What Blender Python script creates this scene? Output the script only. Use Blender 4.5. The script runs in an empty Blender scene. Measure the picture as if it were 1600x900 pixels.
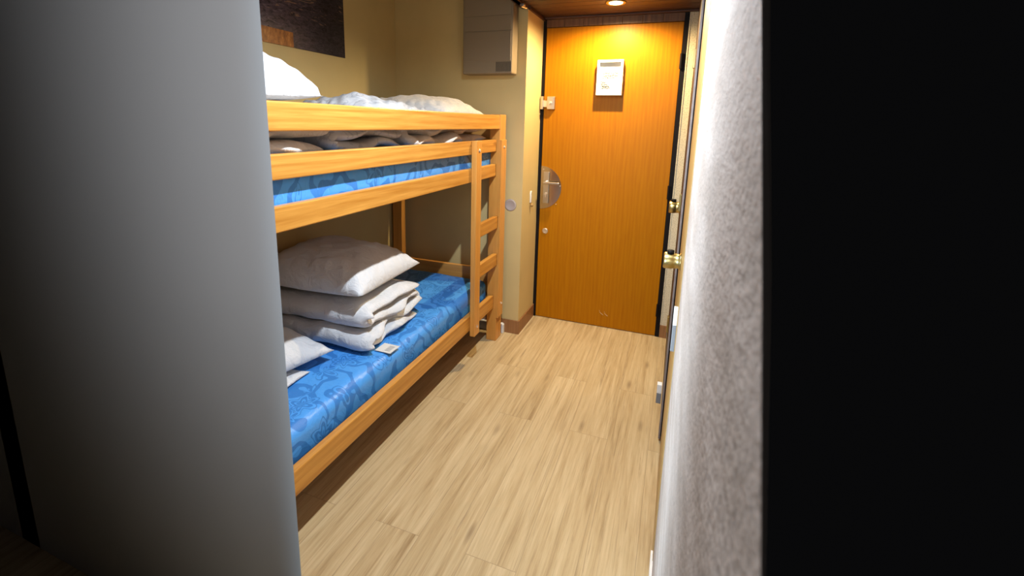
import bpy, bmesh, math, random
from mathutils import Vector, Matrix, noise
S = bpy.context.scene
COL = S.collection
random.seed(4)

# ---------------------------------------------------------------- camera
F, CX, CY = 729.15, 781.47, 338.84          # focal length and optical centre in pixels of a 1600x900 frame
PITCH, YAW, ROLL = 0.1984, -0.3608, 0.0236
EYE = Vector((0.9002, -3.179, 1.4121))
fw = Vector((math.sin(YAW)*math.cos(PITCH), math.cos(YAW)*math.cos(PITCH), -math.sin(PITCH)))
rt = Vector((math.cos(YAW), -math.sin(YAW), 0)); up = rt.cross(fw)
rt2 = rt*math.cos(ROLL) + up*math.sin(ROLL); up2 = -rt*math.sin(ROLL) + up*math.cos(ROLL)
cd = bpy.data.cameras.new('camera'); cam = bpy.data.objects.new('camera', cd); COL.objects.link(cam)
m = Matrix((rt2, up2, -fw)).transposed().to_4x4(); m.translation = EYE
cam.matrix_world = m
cd.sensor_width = 36; cd.lens = F*36/1600
cd.shift_x = (800-CX)/1600; cd.shift_y = (CY-450)/1600
cd.clip_start = 0.01
cd.dof.use_dof = True; cd.dof.focus_distance = 2.2; cd.dof.aperture_fstop = 7.0
S.camera = cam

# ---------------------------------------------------------------- world, light, exposure
w = bpy.data.worlds.new('world'); S.world = w; w.use_nodes = True
w.node_tree.nodes['Background'].inputs[0].default_value = (0.0024, 0.0024, 0.0026, 1)
S.view_settings.view_transform = 'Standard'; S.view_settings.look = 'None'
S.view_settings.exposure = 0.15; S.view_settings.gamma = 1.0; S.view_settings.use_curve_mapping = False

def lamp(name, kind, loc, energy, color, rot=(0, 0, 0), **k):
    d = bpy.data.lights.new(name, kind); d.energy = energy; d.color = color
    for a, b in k.items(): setattr(d, a, b)
    o = bpy.data.objects.new(name, d); COL.objects.link(o); o.location = loc; o.rotation_euler = rot
    return o
# recessed ceiling spot by the entrance door, warm
lamp('door_spot_light', 'SPOT', (0.478, -0.306, 2.088), 116, (1.0, 0.77, 0.42), spot_size=math.radians(172), spot_blend=0.55, shadow_soft_size=0.02)
# second ceiling spot of the corridor, cooler
lamp('corridor_spot_light', 'SPOT', (0.48, -1.92, 2.088), 118, (0.76, 0.87, 1.0), spot_size=math.radians(172), spot_blend=0.6, shadow_soft_size=0.016)
# fill light added behind the camera, spread narrowed so the partition darkens leftward
lamp('room_fill_light', 'AREA', (0.52, -4.3, 1.7), 3.4, (0.95, 0.96, 1.0), (math.radians(86), 0, math.radians(2)), shape='RECTANGLE', size=0.8, size_y=1.4, spread=math.radians(62))

# added narrow bluish beam, makes the bright band on the rough right-hand wall
lamp('wall_band_light', 'AREA', (-1.0, -4.4, 1.15), 8.0, (0.58, 0.80, 1.0), (math.radians(90), 0, math.radians(-40.5)), shape='RECTANGLE', size=0.10, size_y=1.9, spread=math.radians(19))

# ---------------------------------------------------------------- helpers
def tag(o, label=None, cat=None, group=None, kind=None):
    for k, v in (('label', label), ('category', cat), ('group', group), ('kind', kind)):
        if v: o[k] = v
    return o
def empty(name, loc=(0, 0, 0), **k):
    o = bpy.data.objects.new(name, None); COL.objects.link(o); o.location = loc
    return tag(o, **k)
def link(name, bm, mat, parent=None, smooth=False, **k):
    me = bpy.data.meshes.new(name)
    bmesh.ops.recalc_face_normals(bm, faces=bm.faces)
    bm.to_mesh(me); bm.free()
    for p in me.polygons: p.use_smooth = smooth
    me.materials.append(mat)
    o = bpy.data.objects.new(name, me); COL.objects.link(o)
    if parent is not None:
        o.parent = parent
        o.matrix_parent_inverse = Matrix.Translation(parent.location).inverted()
        if parent.parent is not None: o.matrix_parent_inverse = Matrix.Identity(4)
    return tag(o, **k)
def box(bm, x0, x1, y0, y1, z0, z1, bev=0.0, seg=2):
    r = bmesh.ops.create_cube(bm, size=1)
    for v in r['verts']:
        v.co = Vector(((x0+x1)/2 + v.co.x*abs(x1-x0), (y0+y1)/2 + v.co.y*abs(y1-y0), (z0+z1)/2 + v.co.z*abs(z1-z0)))
    if bev:
        es = list({e for v in r['verts'] for e in v.link_edges})
        bmesh.ops.bevel(bm, geom=es, offset=bev, segments=seg, affect='EDGES', profile=0.5)
def B(*a, **k):
    bm = bmesh.new(); box(bm, *a, **k); return bm
def cyl(bm, c, axis, r, h, n=32, r2=None):
    res = bmesh.ops.create_cone(bm, cap_ends=True, segments=n, radius1=r, radius2=r if r2 is None else r2, depth=h)
    q = Vector((0, 0, 1)).rotation_difference(Vector(axis))
    for v in res['verts']: v.co = q @ v.co + Vector(c)
def lathe(bm, c, axis, prof, n=28):
    """prof: (radius, distance along axis) pairs"""
    q = Vector((0, 0, 1)).rotation_difference(Vector(axis)); rings = []
    for r, h in prof:
        rings.append([bm.verts.new(q @ Vector((max(r, 1e-4)*math.cos(2*math.pi*i/n), max(r, 1e-4)*math.sin(2*math.pi*i/n), h)) + Vector(c)) for i in range(n)])
    for a, b in zip(rings, rings[1:]):
        for i in range(n): bm.faces.new((a[i], a[(i+1) % n], b[(i+1) % n], b[i]))
    bm.faces.new(rings[0]); bm.faces.new(rings[-1])
def prism(bm, pts, lift, d):
    """pts: list of 2-D points, lift maps (u,v,t) to 3-D, extruded t in 0..d"""
    a = [bm.verts.new(lift(u, v, 0)) for u, v in pts]; b = [bm.verts.new(lift(u, v, d)) for u, v in pts]
    n = len(pts); bm.faces.new(a); bm.faces.new(b)
    for i in range(n): bm.faces.new((a[i], a[(i+1) % n], b[(i+1) % n], b[i]))

# ---------------------------------------------------------------- materials
def lin(r, g, b):
    f = lambda c: (c/255/12.92) if c/255 <= 0.04045 else ((c/255+0.055)/1.055)**2.4
    return (f(r), f(g), f(b), 1)
class NT:
    def __init__(s, name, rough=0.6, spec=0.4, metal=0.0):
        s.m = bpy.data.materials.new(name); s.m.use_nodes = True; s.t = s.m.node_tree
        s.b = s.t.nodes['Principled BSDF']; s.b.inputs['Roughness'].default_value = rough
        s.b.inputs['Specular IOR Level'].default_value = spec; s.b.inputs['Metallic'].default_value = metal
        s.co = s.n('ShaderNodeTexCoord').outputs['Object']
    def n(s, t, **k):
        nd = s.t.nodes.new(t)
        for a, b in k.items(): setattr(nd, a, b)
        return nd
    def L(s, a, b): s.t.links.new(a, b)
    def mapping(s, scale=(1, 1, 1), src=None, rot=(0, 0, 0), loc=(0, 0, 0)):
        nd = s.n('ShaderNodeMapping'); nd.inputs['Scale'].default_value = scale; nd.inputs['Rotation'].default_value = rot; nd.inputs['Location'].default_value = loc
        s.L(src or s.co, nd.inputs['Vector']); return nd.outputs[0]
    def noise(s, scale, vec=None, detail=4, rough=0.5, dist=0):
        nd = s.n('ShaderNodeTexNoise'); nd.inputs['Scale'].default_value = scale; nd.inputs['Detail'].default_value = detail
        nd.inputs['Roughness'].default_value = rough; nd.inputs['Distortion'].default_value = dist
        s.L(vec or s.co, nd.inputs['Vector']); return nd.outputs['Fac']
    def ramp(s, fac, stops, interp='LINEAR'):
        nd = s.n('ShaderNodeValToRGB'); cr = nd.color_ramp; cr.interpolation = interp
        while len(cr.elements) < len(stops): cr.elements.new(0.5)
        for e, (p, c) in zip(cr.elements, stops): e.position = p; e.color = c if len(c) == 4 else (*c, 1)
        s.L(fac, nd.inputs[0]); return nd.outputs[0]
    def math(s, op, a, b=None, c=None):
        nd = s.n('ShaderNodeMath', operation=op)
        for i, v in enumerate((a, b, c)):
            if v is None: continue
            if isinstance(v, (int, float)): nd.inputs[i].default_value = v
            else: s.L(v, nd.inputs[i])
        return nd.outputs[0]
    def mix(s, fac, a, b, mode='MIX'):
        nd = s.n('ShaderNodeMix', data_type='RGBA', blend_type=mode)
        for i, v in ((0, fac), (6, a), (7, b)):
            if isinstance(v, (int, float)): nd.inputs[i].default_value = v
            elif isinstance(v, tuple): nd.inputs[i].default_value = v
            else: s.L(v, nd.inputs[i])
        return nd.outputs[2]
    def xyz(s, src=None):
        nd = s.n('ShaderNodeSeparateXYZ'); s.L(src or s.co, nd.inputs[0]); return nd.outputs
    def color(s, c):
        if isinstance(c, tuple): s.b.inputs['Base Color'].default_value = c
        else: s.L(c, s.b.inputs['Base Color'])
    def bump(s, h, strength=0.3, dist=0.002):
        nd = s.n('ShaderNodeBump'); nd.inputs['Strength'].default_value = strength; nd.inputs['Distance'].default_value = dist
        s.L(h, nd.inputs['Height']); s.L(nd.outputs[0], s.b.inputs['Normal'])

def wood(name, dark, light, axis, rough=0.35, scale=1.0, knots=False, spec=0.4, contrast=1.0):
    k = NT(name, rough, spec)
    sc = [30*scale]*3; sc['xyz'.index(axis)] = 1.6*scale
    v = k.mapping(tuple(sc))
    a = k.noise(1.0, v, 5, 0.6, 1.2)
    sc2 = [140*scale]*3; sc2['xyz'.index(axis)] = 4*scale
    f = k.noise(1.0, k.mapping(tuple(sc2)), 3, 0.6)
    sc3 = [5*scale]*3; sc3['xyz'.index(axis)] = 0.5*scale
    wv = k.n('ShaderNodeTexWave', wave_type='RINGS', rings_direction=axis.upper()); wv.inputs['Scale'].default_value = 2.0
    wv.inputs['Distortion'].default_value = 7; wv.inputs['Detail'].default_value = 3; wv.inputs['Detail Scale'].default_value = 1.2
    k.L(k.mapping(tuple(sc3)), wv.inputs['Vector'])
    g = k.math('ADD', k.math('MULTIPLY', a, 0.38), k.math('ADD', k.math('MULTIPLY', f, 0.5), k.math('MULTIPLY', wv.outputs['Fac'], 0.12)))
    c = k.ramp(g, [(0.5-0.22/contrast, dark), (0.5+0.2/contrast, light)])
    if knots:
        vo = k.n('ShaderNodeTexVoronoi', feature='F1'); vo.inputs['Scale'].default_value = 1.0
        ks = [9, 9, 9]; ks['xyz'.index(axis)] = 2.6
        k.L(k.mapping(tuple(ks), loc=(0.3, 0.1, 0.7)), vo.inputs['Vector'])
        kf = k.ramp(vo.outputs['Distance'], [(0.0, (1, 1, 1)), (0.07, (0.75, 0.75, 0.75)), (0.13, (0, 0, 0))])
        c = k.mix(k.math('MULTIPLY', kf, 0.7), c, (dark[0]*0.55, dark[1]*0.42, dark[2]*0.4, 1))
    k.color(c); k.bump(g, 0.08, 0.001); return k.m

def plain(name, c, rough=0.6, metal=0.0, spec=0.4, mottle=0.0, bump=0.0, bscale=60, var=6):
    k = NT(name, rough, spec, metal)
    if mottle:
        n = k.noise(var, None, 4)
        d = tuple(x*(1-mottle) for x in c[:3])+(1,); k.color(k.ramp(n, [(0.3, d), (0.7, c)]))
    else: k.color(c)
    if bump: k.bump(k.noise(bscale, None, 3), bump, 0.002)
    return k.m

def cloth(name, c, bump=0.55, scale=13):
    k = NT(name, 0.85, 0.25)
    k.color(k.ramp(k.noise(5, None, 3), [(0.3, tuple(x*0.93 for x in c[:3])+(1,)), (0.7, c)]))
    a = k.noise(scale, k.mapping((1, 1.6, 1)), 5, 0.55, 1.4); k.bump(a, bump, 0.02)
    try: k.b.inputs['Sheen Weight'].default_value = 0.15
    except Exception: pass
    return k.m

M = {}
PINE_D, PINE_L = (0.43, 0.17, 0.024, 1), (0.62, 0.295, 0.058, 1)
M['pine_y'] = wood('pine_along', PINE_D, PINE_L, 'y', 0.33, knots=True, contrast=1.5)
M['pine_z'] = wood('pine_upright', (0.50, 0.20, 0.035, 1), (0.68, 0.33, 0.075, 1), 'z', 0.35)
M['pine_x'] = wood('pine_across', (0.46, 0.19, 0.04, 1), (0.62, 0.30, 0.075, 1), 'x', 0.4)
M['door'] = wood('door_veneer', (0.33, 0.102, 0.001, 1), (0.44, 0.168, 0.002, 1), 'z', 0.42, 1.3, spec=0.12, contrast=0.9)
M['dark_wood'] = wood('dark_stained_wood', (0.035, 0.014, 0.007, 1), (0.085, 0.034, 0.017, 1), 'x', 0.5, contrast=1.2)
M['golden_frame'] = wood('golden_wood', (0.30, 0.17, 0.05, 1), (0.42, 0.26, 0.09, 1), 'z', 0.45)
M['skirt'] = wood('skirting_wood', (0.20, 0.085, 0.03, 1), (0.36, 0.17, 0.065, 1), 'z', 0.45)
M['black'] = plain('black_paint', (0.007, 0.005, 0.005, 1), 0.6, spec=0.15)
M['black_brown'] = plain('near_black_wood', (0.022, 0.010, 0.007, 1), 0.5)
M['cream_wall'] = plain('ochre_wall_paint', (0.62, 0.465, 0.20, 1), 0.75, mottle=0.06, bump=0.06, bscale=140)
M['beige_wall'] = M['cream_wall']
M['grey'] = plain('grey_painted_board', (0.58, 0.58, 0.58, 1), 0.55, mottle=0.04, bump=0.05, bscale=240, var=3)
M['white_gloss'] = plain('white_plastic', (0.80, 0.79, 0.76, 1), 0.35)
M['heater'] = plain('beige_enamel', (0.235, 0.175, 0.108, 1), 0.5)
M['steel'] = plain('brushed_steel', (0.62, 0.56, 0.47, 1), 0.28, metal=1.0)
M['mirror_steel'] = plain('polished_steel', (0.55, 0.47, 0.38, 1), 0.16, metal=1.0)
M['brass'] = plain('brass', (0.50, 0.40, 0.17, 1), 0.33, metal=1.0)
M['bolt'] = plain('bolt_metal', (0.75, 0.62, 0.48, 1), 0.35, metal=0.8)
M['mauve'] = plain('pale_door_edge', (0.30, 0.24, 0.215, 1), 0.5, mottle=0.25, var=30)
M['grey_plastic'] = plain('grey_plastic', (0.22, 0.22, 0.23, 1), 0.5)
M['white_cloth'] = cloth('white_cotton', (0.64, 0.64, 0.65, 1))
M['cream_cloth'] = cloth('off_white_cotton', (0.58, 0.52, 0.46, 1))
M['paper'] = plain('white_paper', (0.60, 0.59, 0.56, 1), 0.8, spec=0.1)
M['ink'] = plain('dark_ink', (0.006, 0.006, 0.008, 1), 0.9, spec=0.0)
M['slot'] = plain('dark_slot', (0.02, 0.018, 0.016, 1), 0.9)
M['slat_base'] = M['pine_x']

# textured plaster: coarse rendered wall
k = NT('rough_cast_plaster', 0.85, 0.25)
rv = k.mapping((1, 0.5, 0.9)); n1 = k.noise(150, rv, 4, 0.6); n2 = k.noise(60, rv, 3, 0.6)
h = k.math('ADD', k.math('MULTIPLY', n1, 0.5), k.math('MULTIPLY', n2, 0.6))
cc = k.mix(k.ramp(k.noise(14, k.mapping((1, 0.3, 1)), 4), [(0.35, (0, 0, 0)), (0.68, (1, 1, 1))]), (0.36, 0.285, 0.235, 1), (0.47, 0.385, 0.33, 1))
k.color(k.mix(k.ramp(n1, [(0.30, (0.5, 0.5, 0.5)), (0.46, (0, 0, 0))]), cc, (0.17, 0.145, 0.13, 1)))  # pits darkened in the colour, standing in for the shade of the relief
k.bump(h, 0.8, 0.006); M['roughcast'] = k.m

# oak laminate floor, boards run from camera to door
k = NT('oak_laminate_floor', 0.42, 0.35)
v = k.mapping((1, 1, 1), rot=(0, 0, math.pi/2))
br = k.n('ShaderNodeTexBrick', offset=0.37, offset_frequency=2); k.L(v, br.inputs['Vector'])
br.inputs['Scale'].default_value = 1; br.inputs['Brick Width'].default_value = 1.22; br.inputs['Row Height'].default_value = 0.178
br.inputs['Mortar Size'].default_value = 0.0009; br.inputs['Mortar Smooth'].default_value = 0.3; br.inputs['Bias'].default_value = 0
br.inputs['Color1'].default_value = (0, 0, 0, 1); br.inputs['Color2'].default_value = (1, 1, 1, 1); br.inputs['Mortar'].default_value = (0.5, 0.5, 0.5, 1)
off = k.n('ShaderNodeVectorMath', operation='MULTIPLY_ADD'); k.L(br.outputs['Color'], off.inputs[0])
off.inputs[1].default_value = (7.3, 3.1, 0); k.L(k.co, off.inputs[2]); pv = off.outputs[0]
a = k.noise(1, k.mapping((11, 0.75, 1), pv), 5, 0.62, 1.6)
f = k.noise(1, k.mapping((190, 7, 1), pv), 3, 0.65)
st = k.noise(1, k.mapping((46, 1.9, 1), pv), 4, 0.6, 0.8)
g = k.math('ADD', k.math('MULTIPLY', a, 0.45), k.math('ADD', k.math('MULTIPLY', f, 0.22), k.math('MULTIPLY', st, 0.33)))
c = k.ramp(g, [(0.30, (0.23, 0.135, 0.056, 1)), (0.45, (0.46, 0.33, 0.17, 1)), (0.62, (0.62, 0.48, 0.28, 1))])
dk = k.ramp(k.noise(1, k.mapping((34, 0.9, 1), pv, loc=(3, 5, 0)), 5, 0.7, 1.8), [(0.33, (1, 1, 1)), (0.40, (0, 0, 0))])
vn = k.ramp(k.noise(1, k.mapping((70, 1.1, 1), pv, loc=(9, 2, 0)), 4, 0.6, 2.2), [(0.34, (1, 1, 1)), (0.42, (0, 0, 0))])
c = k.mix(k.math('MULTIPLY', vn, 0.35), c, (0.24, 0.15, 0.075, 1))
c = k.mix(k.math('MULTIPLY', dk, 0.5), c, (0.20, 0.12, 0.06, 1))
vo = k.n('ShaderNodeTexVoronoi', feature='F1'); vo.inputs['Scale'].default_value = 1; k.L(k.mapping((8, 2.0, 1), pv), vo.inputs['Vector'])
kn = k.ramp(vo.outputs['Distance'], [(0.0, (1, 1, 1)), (0.05, (0.6, 0.6, 0.6)), (0.12, (0, 0, 0))])
c = k.mix(k.math('MULTIPLY', kn, 0.6), c, (0.15, 0.09, 0.05, 1))
c = k.mix(k.math('MULTIPLY', br.outputs['Fac'], 0.55), c, (0.16, 0.10, 0.055, 1))
k.color(c); k.bump(k.math('SUBTRACT', g, br.outputs['Fac']), 0.12, 0.0015); M['floor'] = k.m

# blue damask mattress ticking with flowers woven in a darker satin
def ticking():
    k = NT('blue_damask_ticking', 0.38, 0.5)
    wn = k.n('ShaderNodeTexNoise'); wn.inputs['Scale'].default_value = 9; wn.inputs['Detail'].default_value = 2; k.L(k.co, wn.inputs['Vector'])
    wob = k.n('ShaderNodeVectorMath', operation='MULTIPLY_ADD'); k.L(wn.outputs['Color'], wob.inputs[0]); wob.inputs[1].default_value = (0.05, 0.05, 0.05); k.L(k.co, wob.inputs[2])
    q = k.mapping((7.5, 7.5, 7.5), wob.outputs[0])
    vo = k.n('ShaderNodeTexVoronoi', feature='F1'); vo.inputs['Scale'].default_value = 1.0; vo.inputs['Randomness'].default_value = 0.7; k.L(q, vo.inputs['Vector'])
    d = k.n('ShaderNodeVectorMath', operation='SUBTRACT'); k.L(q, d.inputs[0]); k.L(vo.outputs['Position'], d.inputs[1])
    x, y, z = k.xyz(d.outputs[0])
    ang = k.math('ARCTAN2', y, k.math('ADD', x, k.math('MULTIPLY', z, 0.6)))
    pet = k.math('MULTIPLY', k.math('COSINE', k.math('MULTIPLY', ang, 6)), 0.09)
    r = k.math('SUBTRACT', vo.outputs['Distance'], pet)
    rings = k.math('SINE', k.math('MULTIPLY', r, 34))
    inside = k.math('LESS_THAN', r, 0.40)
    fl = k.math('MULTIPLY', inside, k.math('GREATER_THAN', rings, -0.25))
    wv = k.n('ShaderNodeTexWave', wave_type='BANDS', bands_direction='DIAGONAL'); wv.inputs['Scale'].default_value = 3.2
    wv.inputs['Distortion'].default_value = 16; wv.inputs['Detail'].default_value = 2; wv.inputs['Detail Scale'].default_value = 1.6; k.L(k.co, wv.inputs['Vector'])
    vine = k.math('MULTIPLY', k.math('GREATER_THAN', wv.outputs['Fac'], 0.74), k.math('SUBTRACT', 1, inside))
    pat = k.math('MAXIMUM', fl, vine)
    fine = k.noise(520, None, 2)
    c = k.mix(pat, (0.075, 0.32, 0.76, 1), (0.035, 0.195, 0.54, 1))
    k.color(c); k.L(k.math('MULTIPLY_ADD', pat, 0.16, 0.34), k.b.inputs['Roughness'])
    k.bump(k.math('ADD', k.noise(10, None, 4, 0.6, 1.0), k.math('MULTIPLY', fine, 0.05)), 0.35, 0.02)
    return k.m
M['ticking'] = ticking()

# leaf-printed grey and white duvet cover
k = NT('grey_leaf_print_cotton', 0.85, 0.25)
wv = k.n('ShaderNodeTexWave', wave_type='BANDS', bands_direction='DIAGONAL'); wv.inputs['Scale'].default_value = 6; wv.inputs['Distortion'].default_value = 14
wv.inputs['Detail'].default_value = 3; wv.inputs['Detail Scale'].default_value = 2.5; k.L(k.co, wv.inputs['Vector'])
lines = k.ramp(wv.outputs['Fac'], [(0.0, (1, 1, 1)), (0.16, (0, 0, 0))])
k.color(k.mix(k.math('MULTIPLY', lines, 0.4), (0.46, 0.44, 0.43, 1), (0.16, 0.165, 0.18, 1)))
k.bump(k.noise(9, None, 5, 0.55, 1.4), 0.3, 0.02); M['print_cloth'] = k.m

# dark photographic print: rippled night water, streak of light, orange panel low on the left
k = NT('dark_water_picture', 0.3, 0.4)
x, y, z = k.xyz()
rip = k.noise(1, k.mapping((1, 26, 70)), 5, 0.65, 1.0); cl = k.noise(4, None, 3)
base = k.ramp(rip, [(0.35, (0.020, 0.014, 0.022, 1)), (0.60, (0.15, 0.12, 0.16, 1)), (0.8, (0.34, 0.29, 0.33, 1))])
shade = k.ramp(k.math('MULTIPLY_ADD', y, 1.9, 2.95), [(0.0, (1, 1, 1)), (1.0, (0.28, 0.28, 0.28))])
base = k.mix(1.0, base, shade, 'MULTIPLY')
sp = k.math('GREATER_THAN', k.noise(1, k.mapping((1, 46, 110)), 3, 0.6), 0.73)
base = k.mix(k.math('MULTIPLY', sp, 0.6), base, (0.35, 0.30, 0.27, 1))
streak = k.math('MULTIPLY', k.math('GREATER_THAN', z, 1.90), k.math('GREATER_THAN', k.noise(1, k.mapping((1, 7, 42)), 4, 0.6, 1.5), 0.60))
base = k.mix(k.math('MULTIPLY', streak, 0.7), base, (0.30, 0.20, 0.13, 1))
ino = k.math('MULTIPLY', k.math('LESS_THAN', y, -1.262), k.math('MULTIPLY', k.math('LESS_THAN', z, 1.828), k.math('GREATER_THAN', y, -1.62)))
oc = k.ramp(k.noise(1, k.mapping((1, 40, 22)), 4, 0.7), [(0.3, (0.16, 0.045, 0.008, 1)), (0.6, (0.42, 0.15, 0.03, 1)), (0.8, (0.75, 0.40, 0.14, 1))])
k.color(k.mix(ino, base, oc)); M['picture'] = k.m

em = bpy.data.materials.new('lamp_glow'); em.use_nodes = True
em.node_tree.nodes['Principled BSDF'].inputs['Emission Color'].default_value = (1, 0.86, 0.55, 1)
em.node_tree.nodes['Principled BSDF'].inputs['Emission Strength'].default_value = 14
M['glow'] = em

# ---------------------------------------------------------------- setting
ST = dict(kind='structure')
XL, YB, ZC = -0.95, -0.347, 2.10
link('floor', B(-1.9, 0.945, -3.9, 0.12, -0.08, 0), M['floor'], **ST)
link('wall_left', B(XL-0.1, XL, -2.5, YB+0.05, 0, 2.5), M['cream_wall'], **ST)
link('wall_back', B(XL-0.1, -0.02, YB, 0.12, 0, 2.5), M['beige_wall'], **ST)
bm = bmesh.new(); box(bm, 0.884, 0.96, 0.0, 0.12, 0, ZC); box(bm, 0.884, 0.892, -0.004, 0.0, 0.09, ZC, 0.002)
cr = NT('cream_rough_plaster', 0.85, 0.2); nn = cr.noise(170, None, 3); cr.color(cr.ramp(nn, [(0.32, (0.42, 0.33, 0.20, 1)), (0.5, (0.70, 0.59, 0.40, 1))])); cr.bump(nn, 0.6, 0.003)
link('wall_door_side', bm, cr.m, **ST)
link('ceiling_high', B(XL-0.1, -0.02, -2.5, YB, 2.5, 2.55), M['cream_wall'], **ST)
# dark boarded corridor ceiling: boards run across the corridor
bm = bmesh.new(); y = 0.0
while y > -2.44:
    box(bm, -0.03, 0.96, y-0.088, y-0.002, ZC, ZC+0.02, 0.003); y -= 0.09
box(bm, -0.03, 0.96, -2.46, 0.0, ZC+0.012, ZC+0.04)
link('ceiling', bm, M['dark_wood'], **ST)
bm = bmesh.new(); box(bm, -0.05, -0.02, -2.46, YB, 2.085, 2.5); box(bm, -0.062, -0.018, -2.46, YB, 2.085, 2.105, 0.004)
link('trim_1', bm, M['dark_wood'], **ST)
link('trim_2', B(-0.02, -0.006, YB, 0.0, 2.08, ZC, 0.003), M['dark_wood'], **ST)
link('trim_3', B(-0.02, 0.945, -0.028, 0.0, 2.088, ZC, 0.003), M['dark_wood'], **ST)
# grey partition at the foot of the bunk
bm = bmesh.new(); prism(bm, [(-1.9, -2.50), (0.174, -2.50), (0.112, -2.452), (-1.9, -2.452)], lambda u, v, t: Vector((u, v, t)), 2.5)
link('wall_front', bm, M['grey'], **ST)
# right wall: rough-cast plaster, a near stretch only where the photograph shows it
bm = bmesh.new()
prof = [(-1.84, 0.0), (-3.20, 0.0), (-3.068, 1.20), (-2.952, 1.343), (-2.824, 1.492), (-2.60, 1.78), (-2.30, 2.5), (-1.84, 2.5)]
aa = [bm.verts.new((0.94, y, z)) for y, z in prof]; bb = [bm.verts.new((1.04, min(-1.84, y+0.62) if i not in (0, 7) else y, z)) for i, (y, z) in enumerate(prof)]
bm.faces.new(aa); bm.faces.new(bb)
for i in range(len(prof)): bm.faces.new((aa[i], aa[(i+1) % 8], bb[(i+1) % 8], bb[i]))
link('wall_right', bm, M['roughcast'], **ST)
link('wall_right_far', B(0.945, 1.04, -1.84, 0.12, 0, 2.5), M['black_brown'], **ST)
link('baseboard_right', B(0.932, 0.94, -2.3, -1.80, 0, 0.06), M['white_gloss'], **ST)
# tile-height wooden skirtings
bm = bmesh.new()
for i in range(9): box(bm, -0.12-i*0.1+0.001, -0.02-i*0.1-0.001+(0.0), YB-0.008, YB, 0, 0.094)
box(bm, -0.0208, -0.012, YB-0.008, YB, 0, 0.094)
link('baseboard_back', bm, M['skirt'], **ST)
link('baseboard_return', B(-0.02, -0.012, YB+0.0002, 0, 0, 0.094, 0.001), M['skirt'], **ST)
link('baseboard_door', B(0.884, 0.93, -0.008, 0, 0, 0.088, 0.001), M['skirt'], **ST)

# ---------------------------------------------------------------- entrance door
door = empty('door_1', (0.43, 0, 0), kind='structure', label='orange wood-veneer entrance door')
link('door_leaf', B(0.002, 0.856, 0.0, 0.04, 0.004, 2.037, 0.002), M['door'], door)
bm = bmesh.new(); box(bm, -0.02, 0.0005, -0.004, 0.05, 0, 2.088); box(bm, 0.857, 0.884, -0.004, 0.05, 0, ZC); box(bm, 0.0, 0.858, 0.012, 0.05, 0, 0.003)
link('door_frame', bm, M['black'], door)
bm = bmesh.new()
for i in range(7): box(bm, i*0.1225+0.001, (i+1)*0.1225, -0.003, 0.04, 2.040, 2.088, 0.0015)
link('header_board', bm, wood('header_veneer', (0.075, 0.030, 0.010, 1), (0.19, 0.085, 0.030, 1), 'z', 0.5, contrast=1.2), door)
# lever on a tall back plate in front of a round steel guard plate cut by the door edge
bm = bmesh.new(); pts = []
for i in range(41):
    t = -math.pi/2 + math.pi*i/40; pts.append((0.003+0.149*math.cos(t), 0.972+0.152*math.sin(t)))
prism(bm, pts, lambda u, v, t: Vector((u, -t, v)), 0.003)
pl = link('guard_plate', bm, M['mirror_steel'], door, label='polished half-round steel guard plate')
bm = bmesh.new()
for cx_, cz_ in ((0.02, 1.10), (0.143, 0.99), (0.12, 0.86)): cyl(bm, (cx_, -0.004, cz_), (0, -1, 0), 0.004, 0.003, 16)
link('rivet', bm, M['bolt'], pl)
bp = link('back_plate', B(0.022, 0.066, -0.012, -0.003, 0.86, 1.085, 0.004), M['steel'], door, label='brushed steel back plate')
bm = bmesh.new(); lathe(bm, (0.046, -0.012, 1.012), (0, -1, 0), [(0.013, 0), (0.012, 0.02), (0.009, 0.035), (0.009, 0.05)])
box(bm, 0.034, 0.150, -0.066, -0.050, 1.003, 1.021, 0.006, 3); link('lever_handle', bm, M['steel'], bp)
bm = bmesh.new(); cyl(bm, (0.045, -0.014, 0.93), (0, -1, 0), 0.009, 0.006, 24); box(bm, 0.041, 0.049, -0.016, -0.012, 0.905, 0.93, 0.002); link('lock_cylinder', bm, M['bolt'], bp)
# surface-mounted bolt lock and its keep on the frame
lk = link('rim_lock', B(0.031, 0.085, -0.032, 0.0, 1.510, 1.596, 0.004), M['steel'], door, label='small square brushed metal rim lock')
bm = bmesh.new(); lathe(bm, (0.055, -0.032, 1.553), (0, -1, 0), [(0.012, 0), (0.012, 0.006), (0.007, 0.008), (0.007, 0.022)]); box(bm, 0.051, 0.059, -0.064, -0.05, 1.542, 1.564, 0.002); link('thumb_turn', bm, M['bolt'], lk)
link('lock_keep', B(-0.014, 0.006, -0.036, 0.0, 1.510, 1.596, 0.003), M['steel'], door, label='metal keep of the rim lock')
link('lock_bolt', B(0.004, 0.034, -0.024, -0.01, 1.525, 1.57, 0.003), M['bolt'], door)
bm = bmesh.new(); lathe(bm, (0.049, 0.0, 0.659), (0, -1, 0), [(0.021, 0), (0.021, 0.003), (0.017, 0.006), (0.013, 0.0065), (0.012, 0.004)]); link('round_cap', bm, M['bolt'], door, label='small round pale metal cap')
for z0, z1, a in ((1.762, 1.852, 0.012), (0.955, 1.042, 0.010), (0.150, 0.236, 0.014)):
    bm = bmesh.new(); box(bm, 0.852, 0.874, -0.010, 0.0, z0, z1, 0.002); cyl(bm, (0.858, -0.012, (z0+z1)/2), (0, 0, 1), 0.008, z1-z0, 16)
    h = link('hinge', bm, M['black'], door)
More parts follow.
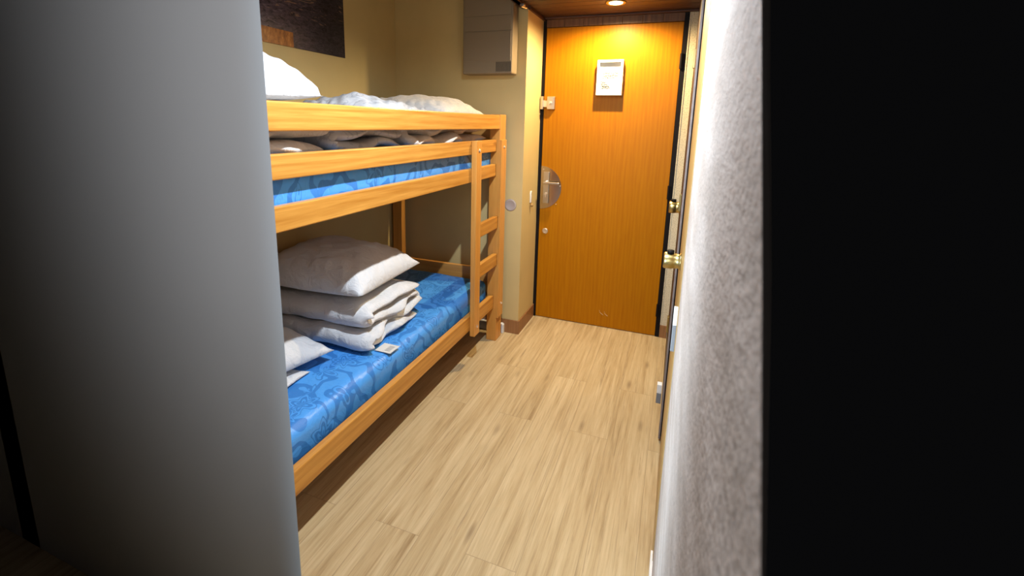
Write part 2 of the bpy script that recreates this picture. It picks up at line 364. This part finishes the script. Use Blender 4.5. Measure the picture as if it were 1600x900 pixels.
for i, (sx, sz, l) in enumerate(((0.47, 0.122, 0.03), (0.505, 0.118, 0.026))):
    bm = bmesh.new()
    for j in range(8):
        t = j/8; box(bm, sx+l*t, sx+l*(t+0.13), -0.0009, 0.001, sz-0.028*math.sqrt(t)-0.003, sz-0.028*math.sqrt(t))
    link('scratch', bm, M['cream_cloth'] if i < 0 else M['bolt'], door)

# ---------------------------------------------------------------- bunk bed
bed = empty('bunk_bed', (-0.5, -1.42, 0), label='varnished pine bunk bed with a short ladder at its far end', cat='bunk bed')
YF, YN = -0.41, -2.44                                     # ends of the frame
def P(name, bm, mat, parent=bed, **k): return link(name, bm, mat, parent, **k)
for (x0, x1) in ((-0.187, -0.12), (-0.925, -0.855)):
    P('post', B(x0, x1, -0.508 if x0 > -0.5 else -0.46, YF, 0, 1.462, 0.003), M['pine_z'])
    P('post', B(x0, x1, YN, YN+0.07, 0, 1.462, 0.003), M['pine_z'])
P('guard_rail', B(-0.150, -0.122, YN+0.07, -0.509, 1.376, 1.457, 0.004), M['pine_y'])
P('side_rail', B(-0.166, -0.140, YN+0.07, -0.509, 1.241, 1.313, 0.004), M['pine_y'])
P('side_rail', B(-0.168, -0.140, YN+0.07, -0.509, 1.091, 1.166, 0.004), M['pine_y'])
P('side_rail', B(-0.170, -0.140, YN+0.07, -0.509, 0.228, 0.318, 0.004), M['pine_y'])
for z0, z1 in ((1.376, 1.457), (1.091, 1.166), (0.228, 0.318)):
    P('side_rail', B(-0.92, -0.895, YN+0.07, -0.46, z0, z1, 0.004), M['pine_y'])
for y0, y1 in ((-0.45, -0.425), (YN+0.02, YN+0.045)):
    for z0, z1 in ((0.375, 0.468), (0.228, 0.30), (1.091, 1.166), (1.32, 1.457)):
        P('end_rail', B(-0.855, -0.188, y0, y1, z0, z1, 0.003), M['pine_x'])
for zb in (0.235, 1.10):
    bm = bmesh.new(); y = YN+0.1
    while y < -0.55: box(bm, -0.893, -0.171, y, y+0.075, zb, zb+0.018, 0.002); y += 0.125
    box(bm, -0.215, -0.171, YN+0.08, -0.52, zb-0.004, zb+0.0185)  # unseen ledger strip added to block light leaking between rail and slats
    P('slatted_base', bm, M['pine_x'])
# ladder: one stile of its own, the other fixed on the post, two rungs
lad = P('ladder', B(-0.139, -0.108, -0.882, -0.812, 0.196, 1.316, 0.003), M['pine_z'])
P('stile', B(-0.1195, -0.106, -0.512, -0.428, 0.165, 1.312, 0.002), M['pine_z'], lad)
for z0, z1 in ((0.765, 0.842), (0.522, 0.600)):
    P('rung', B(-0.150, -0.122, -0.8125, -0.505, z0, z1, 0.003), M['pine_y'], lad)
for y, z in ((-0.847, 1.262), (-0.847, 0.248), (-0.47, 1.268), (-0.46, 0.252)):
    bm = bmesh.new(); x = -0.108 if y < -0.6 else -0.106
    lathe(bm, (x, y, z), (1, 0, 0), [(0.010, 0), (0.010, 0.002), (0.006, 0.005), (0.004, 0.005), (0.003, 0.002)], 16)
    P('bolt_head', bm, M['bolt'], lad)

# ---------------------------------------------------------------- mattresses
def mattress(name, x0, x1, y0, y1, z0, z1, label):
    bm = bmesh.new(); box(bm, x0, x1, y0, y1, z0, z1, 0.045, 6)
    bmesh.ops.subdivide_edges(bm, edges=[e for e in bm.edges if e.calc_length() > 0.3], cuts=24, use_grid_fill=True)
    for v in bm.verts:
        if v.co.z > z0+0.03:
            n = noise.noise(Vector((v.co.x*3, v.co.y*3, v.co.z*3)))*0.006 + noise.noise(Vector((v.co.x*11, v.co.y*11, 2)))*0.0025
            v.co.z += n; v.co.x += n*0.5
    o = link(name, bm, M['ticking'], None, True, label=label, cat='mattress', group='blue mattresses of the bunk bed')
    bm = bmesh.new()
    r = 0.0035; xs = x1-0.004
    for z in (z0+0.018,):
        cyl(bm, (xs, (y0+y1)/2, z), (0, 1, 0), r, abs(y1-y0)-0.1, 8)
    link('piping', bm, M['ticking_pipe'], o, True)
    return o
M['ticking_pipe'] = plain('navy_piping', (0.006, 0.01, 0.045, 1), 0.5)
mattress('mattress', -0.892, -0.196, -2.35, -0.475, 0.254, 0.408, 'blue flower-patterned mattress on the lower bunk')
mattress('mattress', -0.890, -0.178, -2.35, -0.475, 1.119, 1.290, 'blue flower-patterned mattress on the upper bunk, seen between the rails')

# ---------------------------------------------------------------- bedding
def pillow_bm(w, d, h, seed=0, flat=0.25, sq=2.6, wr=0.008, nu=56, nv=42, ex=0.55):
    bm = bmesh.new(); top = {}; bot = {}
    for i in range(nu+1):
        for j in range(nv+1):
            u = -1+2*i/nu; v = -1+2*j/nv
            e = max(0.0, (1-abs(u)**sq)*(1-abs(v)**sq))**ex
            cu = 1-0.055*(1-v*v)*abs(u)**3; cv = 1-0.075*(1-u*u)*abs(v)**3
            x = u*w/2*cu; y = v*d/2*cv
            q = Vector((x*5+seed*7.1, y*5, seed))
            edge = 1-e
            pleat = math.sin((x*0.9+y*0.7)*95 + 5*noise.noise(q)) * edge*e*wr*1.3
            z = h*e*(1-flat) + (abs(noise.noise(Vector((x*9+seed, y*22, 3))))-0.2)*wr*1.4*e + noise.noise(q)*wr*2.2*e + noise.noise(q*3.1)*wr*e + pleat
            zb = -h*e*flat
            q2 = noise.noise(Vector((x*6, y*6, seed+9)))*0.006
            top[i, j] = bm.verts.new((x+q2, y-q2, z))
            bot[i, j] = top[i, j] if i in (0, nu) or j in (0, nv) else bm.verts.new((x+q2, y-q2, zb))
    for i in range(nu):
        for j in range(nv):
            a = (top[i, j], top[i+1, j], top[i+1, j+1], top[i, j+1]); bm.faces.new(a)
            b = (bot[i, j], bot[i, j+1], bot[i+1, j+1], bot[i+1, j])
            if len(set(b)) > 2 and set(b) != set(a): bm.faces.new(b)
    return bm
def xf(bm, loc, rz=0, rx=0, ry=0):
    m = Matrix.Translation(loc) @ Matrix.Rotation(rz, 4, 'Z') @ Matrix.Rotation(ry, 4, 'Y') @ Matrix.Rotation(rx, 4, 'X')
    bm.transform(m); return bm
def pillow(name, loc, w, d, h, rz, label, mat='white_cloth', seed=0, cat='pillow', group=None, rx=0, ry=0, flat=0.25, **k):
    o = link(name, xf(pillow_bm(w, d, h, seed, flat, **k), loc, rz, rx, ry), M[mat], None, True, label=label, cat=cat, group=group or ('pillows on the two bunks' if cat == 'pillow' else None))
    return o

def folded_bm(x0, x1, yn, yf, z0, layers, t, seed=0, puff=1.0, nx=46, sag=0.0, tail=0.0, axis='x'):
    """A quilt folded to and fro: its centre line snakes between y=yn and y=yf, layer on layer, and is swept along x."""
    path = []; r = t/2; zc = z0 + r*0.92; d = 1; ylo, yhi = yn+r, yf-r
    N = 16
    for L in range(layers):
        ys = (yhi, ylo) if L % 2 == 0 else (ylo, yhi)
        for i in range(N+1):
            y = ys[0] + (ys[1]-ys[0])*i/N
            path.append((y, zc + 0.007*math.sin(y*23+L*1.7+seed)))
        if L < layers-1:
            s = -1 if L % 2 == 0 else 1
            for i in range(1, 8):
                a = -math.pi/2 + math.pi*i/8
                path.append((ys[1] + s*r*1.15*math.cos(a), zc + t*0.98/2 + t*0.98/2*math.sin(a)))
        zc += t*0.98
    n = len(path); nor = []
    for i in range(n):
        a = path[max(0, i-1)]; b = path[min(n-1, i+1)]
        dy, dz = b[0]-a[0], b[1]-a[1]; l = math.hypot(dy, dz) or 1; nor.append((-dz/l, dy/l))
    bm = bmesh.new(); rings = []
    for kx in range(nx+1):
        s = -1+2*kx/nx; th = max(0.0, 1-abs(s)**9)**0.5
        th = 0.10+0.90*th
        x = (x0+x1)/2 + s*(x1-x0)/2
        ring = []
        for side in (1, -1):
            rng = range(n) if side == 1 else range(n-1, -1, -1)
            for i in rng:
                y, z = path[i]; ny, nz = nor[i]
                end = min(1.0, min(i, n-1-i)/4.0)
                o = side*r*0.97*th*(0.35+0.65*math.sqrt(end))
                q = Vector((x*7+seed, y*7, z*9))
                o *= 1+0.22*noise.noise(q*1.7)*puff
                layer = (z-z0)/t
                xo = x + 0.007*math.sin((z-z0)/t*12.6 + 5*y)*abs(s)**6 + noise.noise(Vector((seed+layer*1.3, y*6, z*14)))*0.050*abs(s)**3*(1 if s > 0 else -1)
                zz = z + 0.010*math.sin(y*19+layer*2.3+seed)*abs(s)**4 + nz*o + noise.noise(q)*0.010*puff + sag*(s*s-0.3)
                yy = y + ny*o + noise.noise(q+Vector((3, 5, 1)))*0.010*puff
                ring.append(bm.verts.new((xo, yy, max(z0+0.001, zz))))
        rings.append(ring)
    m_ = len(rings[0])
    for a, b in zip(rings, rings[1:]):
        for i in range(m_): bm.faces.new((a[i], a[(i+1) % m_], b[(i+1) % m_], b[i]))
    for ring in (rings[0], rings[-1]):
        for i in range(n-1):
            try: bm.faces.new((ring[i], ring[i+1], ring[2*n-2-i], ring[2*n-1-i]))
            except Exception: pass
    return bm
def rot_about(bm, c, rz, ry=0, rx=0):
    bm.transform(Matrix.Translation(c) @ Matrix.Rotation(rz, 4, 'Z') @ Matrix.Rotation(ry, 4, 'Y') @ Matrix.Rotation(rx, 4, 'X') @ Matrix.Translation(-Vector(c))); return bm

# lower bunk
bm = folded_bm(-0.875, -0.285, -1.63, -1.17, 0.416, 4, 0.053, seed=2)
duv = link('folded_duvet', rot_about(bm, (-0.58, -1.4, 0.42), 0.03), M['white_cloth'], None, True, label='white duvet folded in thick layers on the lower bunk mattress', cat='duvet', group='folded duvets on the bunk bed')
bm = bmesh.new(); box(bm, -0.280, -0.200, -1.585, -1.51, 0.4115, 0.4135); link('care_label', bm, M['paper'], duv, label='white paper care label with grey print')
bm = bmesh.new()
for i in range(5): box(bm, -0.240, -0.214, -1.570+i*0.010, -1.566+i*0.010, 0.4135, 0.414)
link('care_print', bm, M['grey_plastic'], duv)
pillow('pillow', (-0.60, -1.425, 0.692), 0.62, 0.52, 0.20, 0.05, 'plump white pillow on top of the folded duvet, lower bunk', seed=3, flat=0.28, wr=0.008)
pillow('pillow', (-0.67, -1.985, 0.462), 0.50, 0.60, 0.125, -0.15, 'white pillow lying flat on the lower mattress beside the duvet stack', seed=5, flat=0.12)
bm = xf(pillow_bm(0.50, 0.36, 0.03, 8, 0.1, wr=0.003), (-0.62, -2.06, 0.418), 0.15); link('folded_sheet', bm, M['white_cloth'], None, True, label='thin white folded sheet under the flat pillow, lower bunk', cat='sheet')
# upper bunk, near end
link('folded_quilt', folded_bm(-0.84, -0.192, -2.33, -1.92, 1.296, 3, 0.054, seed=11, puff=1.3), M['cream_cloth'], None, True, label='cream folded quilt behind the upper rails, near end of the upper bunk', cat='quilt', group='folded quilts on the upper bunk')
pillow('pillow', (-0.57, -2.10, 1.490), 0.60, 0.52, 0.20, 0.0, 'white pillow heaped highest at the near end of the upper bunk', seed=12, flat=0.15, ex=0.40, sq=2.4)
# upper bunk, middle: folded printed duvet
bm = folded_bm(-0.80, -0.195, -1.88, -1.46, 1.296, 3, 0.047, seed=6)
link('folded_duvet', rot_about(bm, (-0.5, -1.65, 1.29), 0.0), M['print_cloth'], None, True, label='grey and white printed duvet folded in the middle of the upper bunk', cat='duvet', group='folded duvets on the bunk bed')
pillow('duvet_heap', (-0.50, -1.35, 1.450), 0.52, 0.50, 0.065, 0.03, 'loosely heaped grey patterned cover over the middle of the upper bunk', 'print_cloth', 21, 'cover', wr=0.016, flat=0.1)
# upper bunk, far end
link('folded_quilt', folded_bm(-0.82, -0.190, -1.395, -0.53, 1.296, 2, 0.058, seed=31, puff=1.3), M['cream_cloth'], None, True, label='beige quilt lying lowest at the far end of the upper bunk', cat='quilt', group='folded quilts on the upper bunk')
pillow('pillow', (-0.50, -0.80, 1.452), 0.60, 0.58, 0.125, 0.04, 'pinkish white pillow on the far end of the upper bunk by the ladder', 'cream_cloth', 33, flat=0.25, wr=0.008)

# ---------------------------------------------------------------- things on the walls
o = link('poster', B(XL+0.001, XL+0.006, -1.78, -0.874, 1.757, 2.36, 0.0008), M['picture'], None, label='dark unframed picture of rippled night water with an orange panel, on the left wall', cat='poster')
ht = empty('wall_unit', (-0.24, YB, 1.7), label='beige enamelled wall box with a small slotted grille above the bunk foot', cat='wall box')
bm = bmesh.new(); box(bm, -0.403, -0.078, YB-0.10, YB-0.001, 1.703, 2.42, 0.010, 3); link('casing', bm, M['heater'], ht, False)
bm = bmesh.new(); box(bm, -0.386, -0.088, YB-0.1035, YB-0.098, 1.778, 1.9475, 0.0018); box(bm, -0.386, -0.088, YB-0.1035, YB-0.098, 1.951, 2.034, 0.0018); box(bm, -0.386, -0.088, YB-0.1035, YB-0.098, 2.037, 2.41, 0.0018)
link('front_panel', bm, M['heater'], ht)
bm = bmesh.new()
for i in range(12): box(bm, -0.180+i*0.0083, -0.1765+i*0.0083, YB-0.1012, YB-0.097, 1.716, 1.772)
link('grille', bm, M['slot'], ht)
dc = bmesh.new(); lathe(dc, (-0.098, YB, 0.889), (0, -1, 0), [(0.040, 0), (0.040, 0.003), (0.036, 0.006), (0.030, 0.0065), (0.028, 0.005), (0.0, 0.005)], 36)
link('blanking_plate', dc, plain('greyish_plastic', (0.42, 0.35, 0.31, 1), 0.5), None, True, label='round pale cover plate on the wall between bed post and corner', cat='cover plate')
hk = bmesh.new(); lathe(hk, (-0.02, -0.168, 0.945), (1, 0, 0), [(0.014, 0), (0.013, 0.005), (0.008, 0.008), (0.0, 0.008)], 20)
box(hk, -0.02, -0.012, -0.180, -0.156, 0.885, 0.965, 0.003)
ho = link('wall_hook', hk, M['white_gloss'], None, True, label='small white hook with a worn tip on the cream wall left of the door', cat='hook')
hk = bmesh.new(); lathe(hk, (-0.014, -0.168, 0.872), (0.8, 0, -0.6), [(0.010, 0), (0.011, 0.010), (0.006, 0.018), (0.0, 0.019)], 16); link('hook_tip', hk, M['golden_frame'], ho, True, label='brown tip')
# white framed notice on the door
pf = empty('picture_frame', (0.442, -0.001, 1.712), label='white deep box frame with a handwritten sheet, hung on the orange door', cat='picture frame')
bm = bmesh.new(); X0, X1, Z0, Z1, FD, FW = 0.360, 0.523, 1.602, 1.820, 0.055, 0.015
box(bm, X0, X1, -FD, -0.001, Z1-FW, Z1, 0.002); box(bm, X0, X1, -FD, -0.001, Z0, Z0+FW, 0.002)
box(bm, X0, X0+FW, -FD, -0.001, Z0+FW-0.001, Z1-FW+0.001, 0.002); box(bm, X1-FW, X1, -FD, -0.001, Z0+FW-0.001, Z1-FW+0.001, 0.002)
link('frame', bm, M['white_gloss'], pf)
sh = link('sheet', B(X0+FW-0.002, X1-FW+0.002, -0.030, -0.004, Z0+FW-0.002, Z1-FW+0.002), M['paper'], pf)
bm = bmesh.new(); rr = random.Random(9)
def stroke(x, z, l, h): box(bm, x, x+l, -0.0306, -0.0300, z, z+h)
for (zr, xa, xb, n) in ((1.738, 0.395, 0.492, 15), (1.722, 0.393, 0.488, 17), (1.708, 0.396, 0.470, 8), (1.682, 0.386, 0.412, 6), (1.668, 0.386, 0.424, 8), (1.655, 0.384, 0.436, 12), (1.645, 0.386, 0.440, 10)):
    for i in range(n):
        x = xa+(xb-xa)*(i+rr.random()*0.6)/n
        if rr.random() < 0.5: stroke(x, zr+rr.uniform(-0.004, 0.004), 0.0070, 0.0036)
        else: stroke(x, zr+rr.uniform(-0.004, 0.002), 0.0036, 0.009)
link('handwriting', bm, M['ink'], sh)
for z in (1.722, 1.690): link('side_clip', B(X1-0.002, X1+0.004, -0.040, -0.020, z, z+0.006, 0.001), M['bolt'], pf)

# ---------------------------------------------------------------- ceiling spot
cl = empty('ceiling_spotlight', (0.485, -0.295, ZC), label='round recessed ceiling spotlight glowing above the entrance door', cat='ceiling light')
bm = bmesh.new(); lathe(bm, (0.485, -0.295, ZC), (0, 0, -1), [(0.058, 0), (0.058, 0.003), (0.052, 0.006), (0.040, 0.004), (0.040, 0.0)], 40); link('trim_ring', bm, M['brass'], cl, True)
bm = bmesh.new(); lathe(bm, (0.485, -0.295, ZC-0.001), (0, 0, -1), [(0.041, 0), (0.036, 0.005), (0.02, 0.008), (0.0, 0.0085)], 32); link('bulb', bm, M['glow'], cl, True)
bm = bmesh.new(); box(bm, -0.030, -0.004, -0.475, -0.440, 2.072, 2.086, 0.003); cyl(bm, (-0.012, -0.457, 2.068), (0.3, 1, 0), 0.006, 0.05, 16)
link('rail_bracket', bm, M['steel'], None, label='small silvery metal bracket under the dark ceiling edge above the wall corner', cat='bracket')

# ---------------------------------------------------------------- doors of the right-hand wall, seen almost edge on
d2 = empty('door_2', (0.94, -0.65, 0), kind='structure', label='dark cupboard door edge-on in the right wall, nearer the entrance')
link('door_leaf', B(0.9315, 0.944, -1.118, -0.16, 0.012, 2.09, 0.001), M['black_brown'], d2)
link('door_edge', B(0.9285, 0.9365, -1.140, -1.1185, 0.012, 2.09, 0.001), M['mauve'], d2, label='pale worn edge strip of the door')
for z in (1.70, 0.98, 0.30):
    link('hinge', B(0.922, 0.9315, -0.60, -0.57, z, z+0.09, 0.001), M['brass'], d2)
def knob(x, y, z, s, parent, L):
    bm = bmesh.new(); lathe(bm, (x, y, z), (-1, 0, 0), [(0.034*s, 0), (0.034*s, 0.004), (0.028*s, 0.006), (0.030*s, L*0.45), (0.032*s, L*0.5), (0.032*s, L*0.93), (0.028*s, L), (0.0, L)], 28)
    ko = link('door_knob', bm, M['brass'], parent, True, label='round brass knob')
    bm = bmesh.new(); cyl(bm, (x-L*0.62, y-0.004, z+0.036*s), (0, 0, 1), 0.013*s, 0.012, 20); link('knob_button', bm, M['black'], ko, True)
knob(0.9315, -0.50, 0.985, 1.05, d2, 0.058)
d3 = empty('door_3', (0.94, -1.5, 0), kind='structure', label='golden wooden door frame edge-on in the right wall, nearer the camera')
link('door_frame', B(0.9385, 0.946, -1.839, -1.30, 0.0, 2.09, 0.001), M['golden_frame'], d3)
link('door_rebate', B(0.940, 0.946, -1.299, -1.141, 0.0, 2.09), M['black_brown'], d3)
knob(0.9385, -1.56, 0.972, 0.86, d3, 0.056)
for (x0, x1, y0, y1, za, zb, zc, lab) in ((0.903, 0.924, -1.12, -1.09, 0.175, 0.225, 0.268, 'small white and grey catch low on the dark edge-on door at right'),
                                     (0.928, 0.9395, -1.80, -1.77, 0.76, 0.842, 0.892, 'white and grey switch box between the golden frame and the rough plaster')):
    r_ = empty('door_catch' if za < 0.5 else 'wall_switch', ((x0+x1)/2, y1, za), label=lab, cat='catch' if za < 0.5 else 'switch')
    link('upper_cap', B(x0, x1, y0, y1, zb, zc, 0.002), M['white_gloss'], r_); link('lower_body', B(x0, x1, y0, y1, za, zb, 0.002), M['grey_plastic'], r_)

# low white trunking box behind the far bed post
tb = empty('trunking_box', (-0.22, -0.38, 0), label='low white and grey box on the floor behind the far bed post', cat='box')
link('front', B(-0.32, -0.128, -0.378, -0.357, 0.004, 0.062, 0.002), plain('grey_metal', (0.25, 0.25, 0.25, 1), 0.4), tb)
link('lid', B(-0.322, -0.122, -0.382, -0.356, 0.062, 0.068, 0.001), M['white_gloss'], tb)
link('end_cap', B(-0.128, -0.115, -0.382, -0.356, 0.002, 0.062, 0.001), M['white_gloss'], tb)
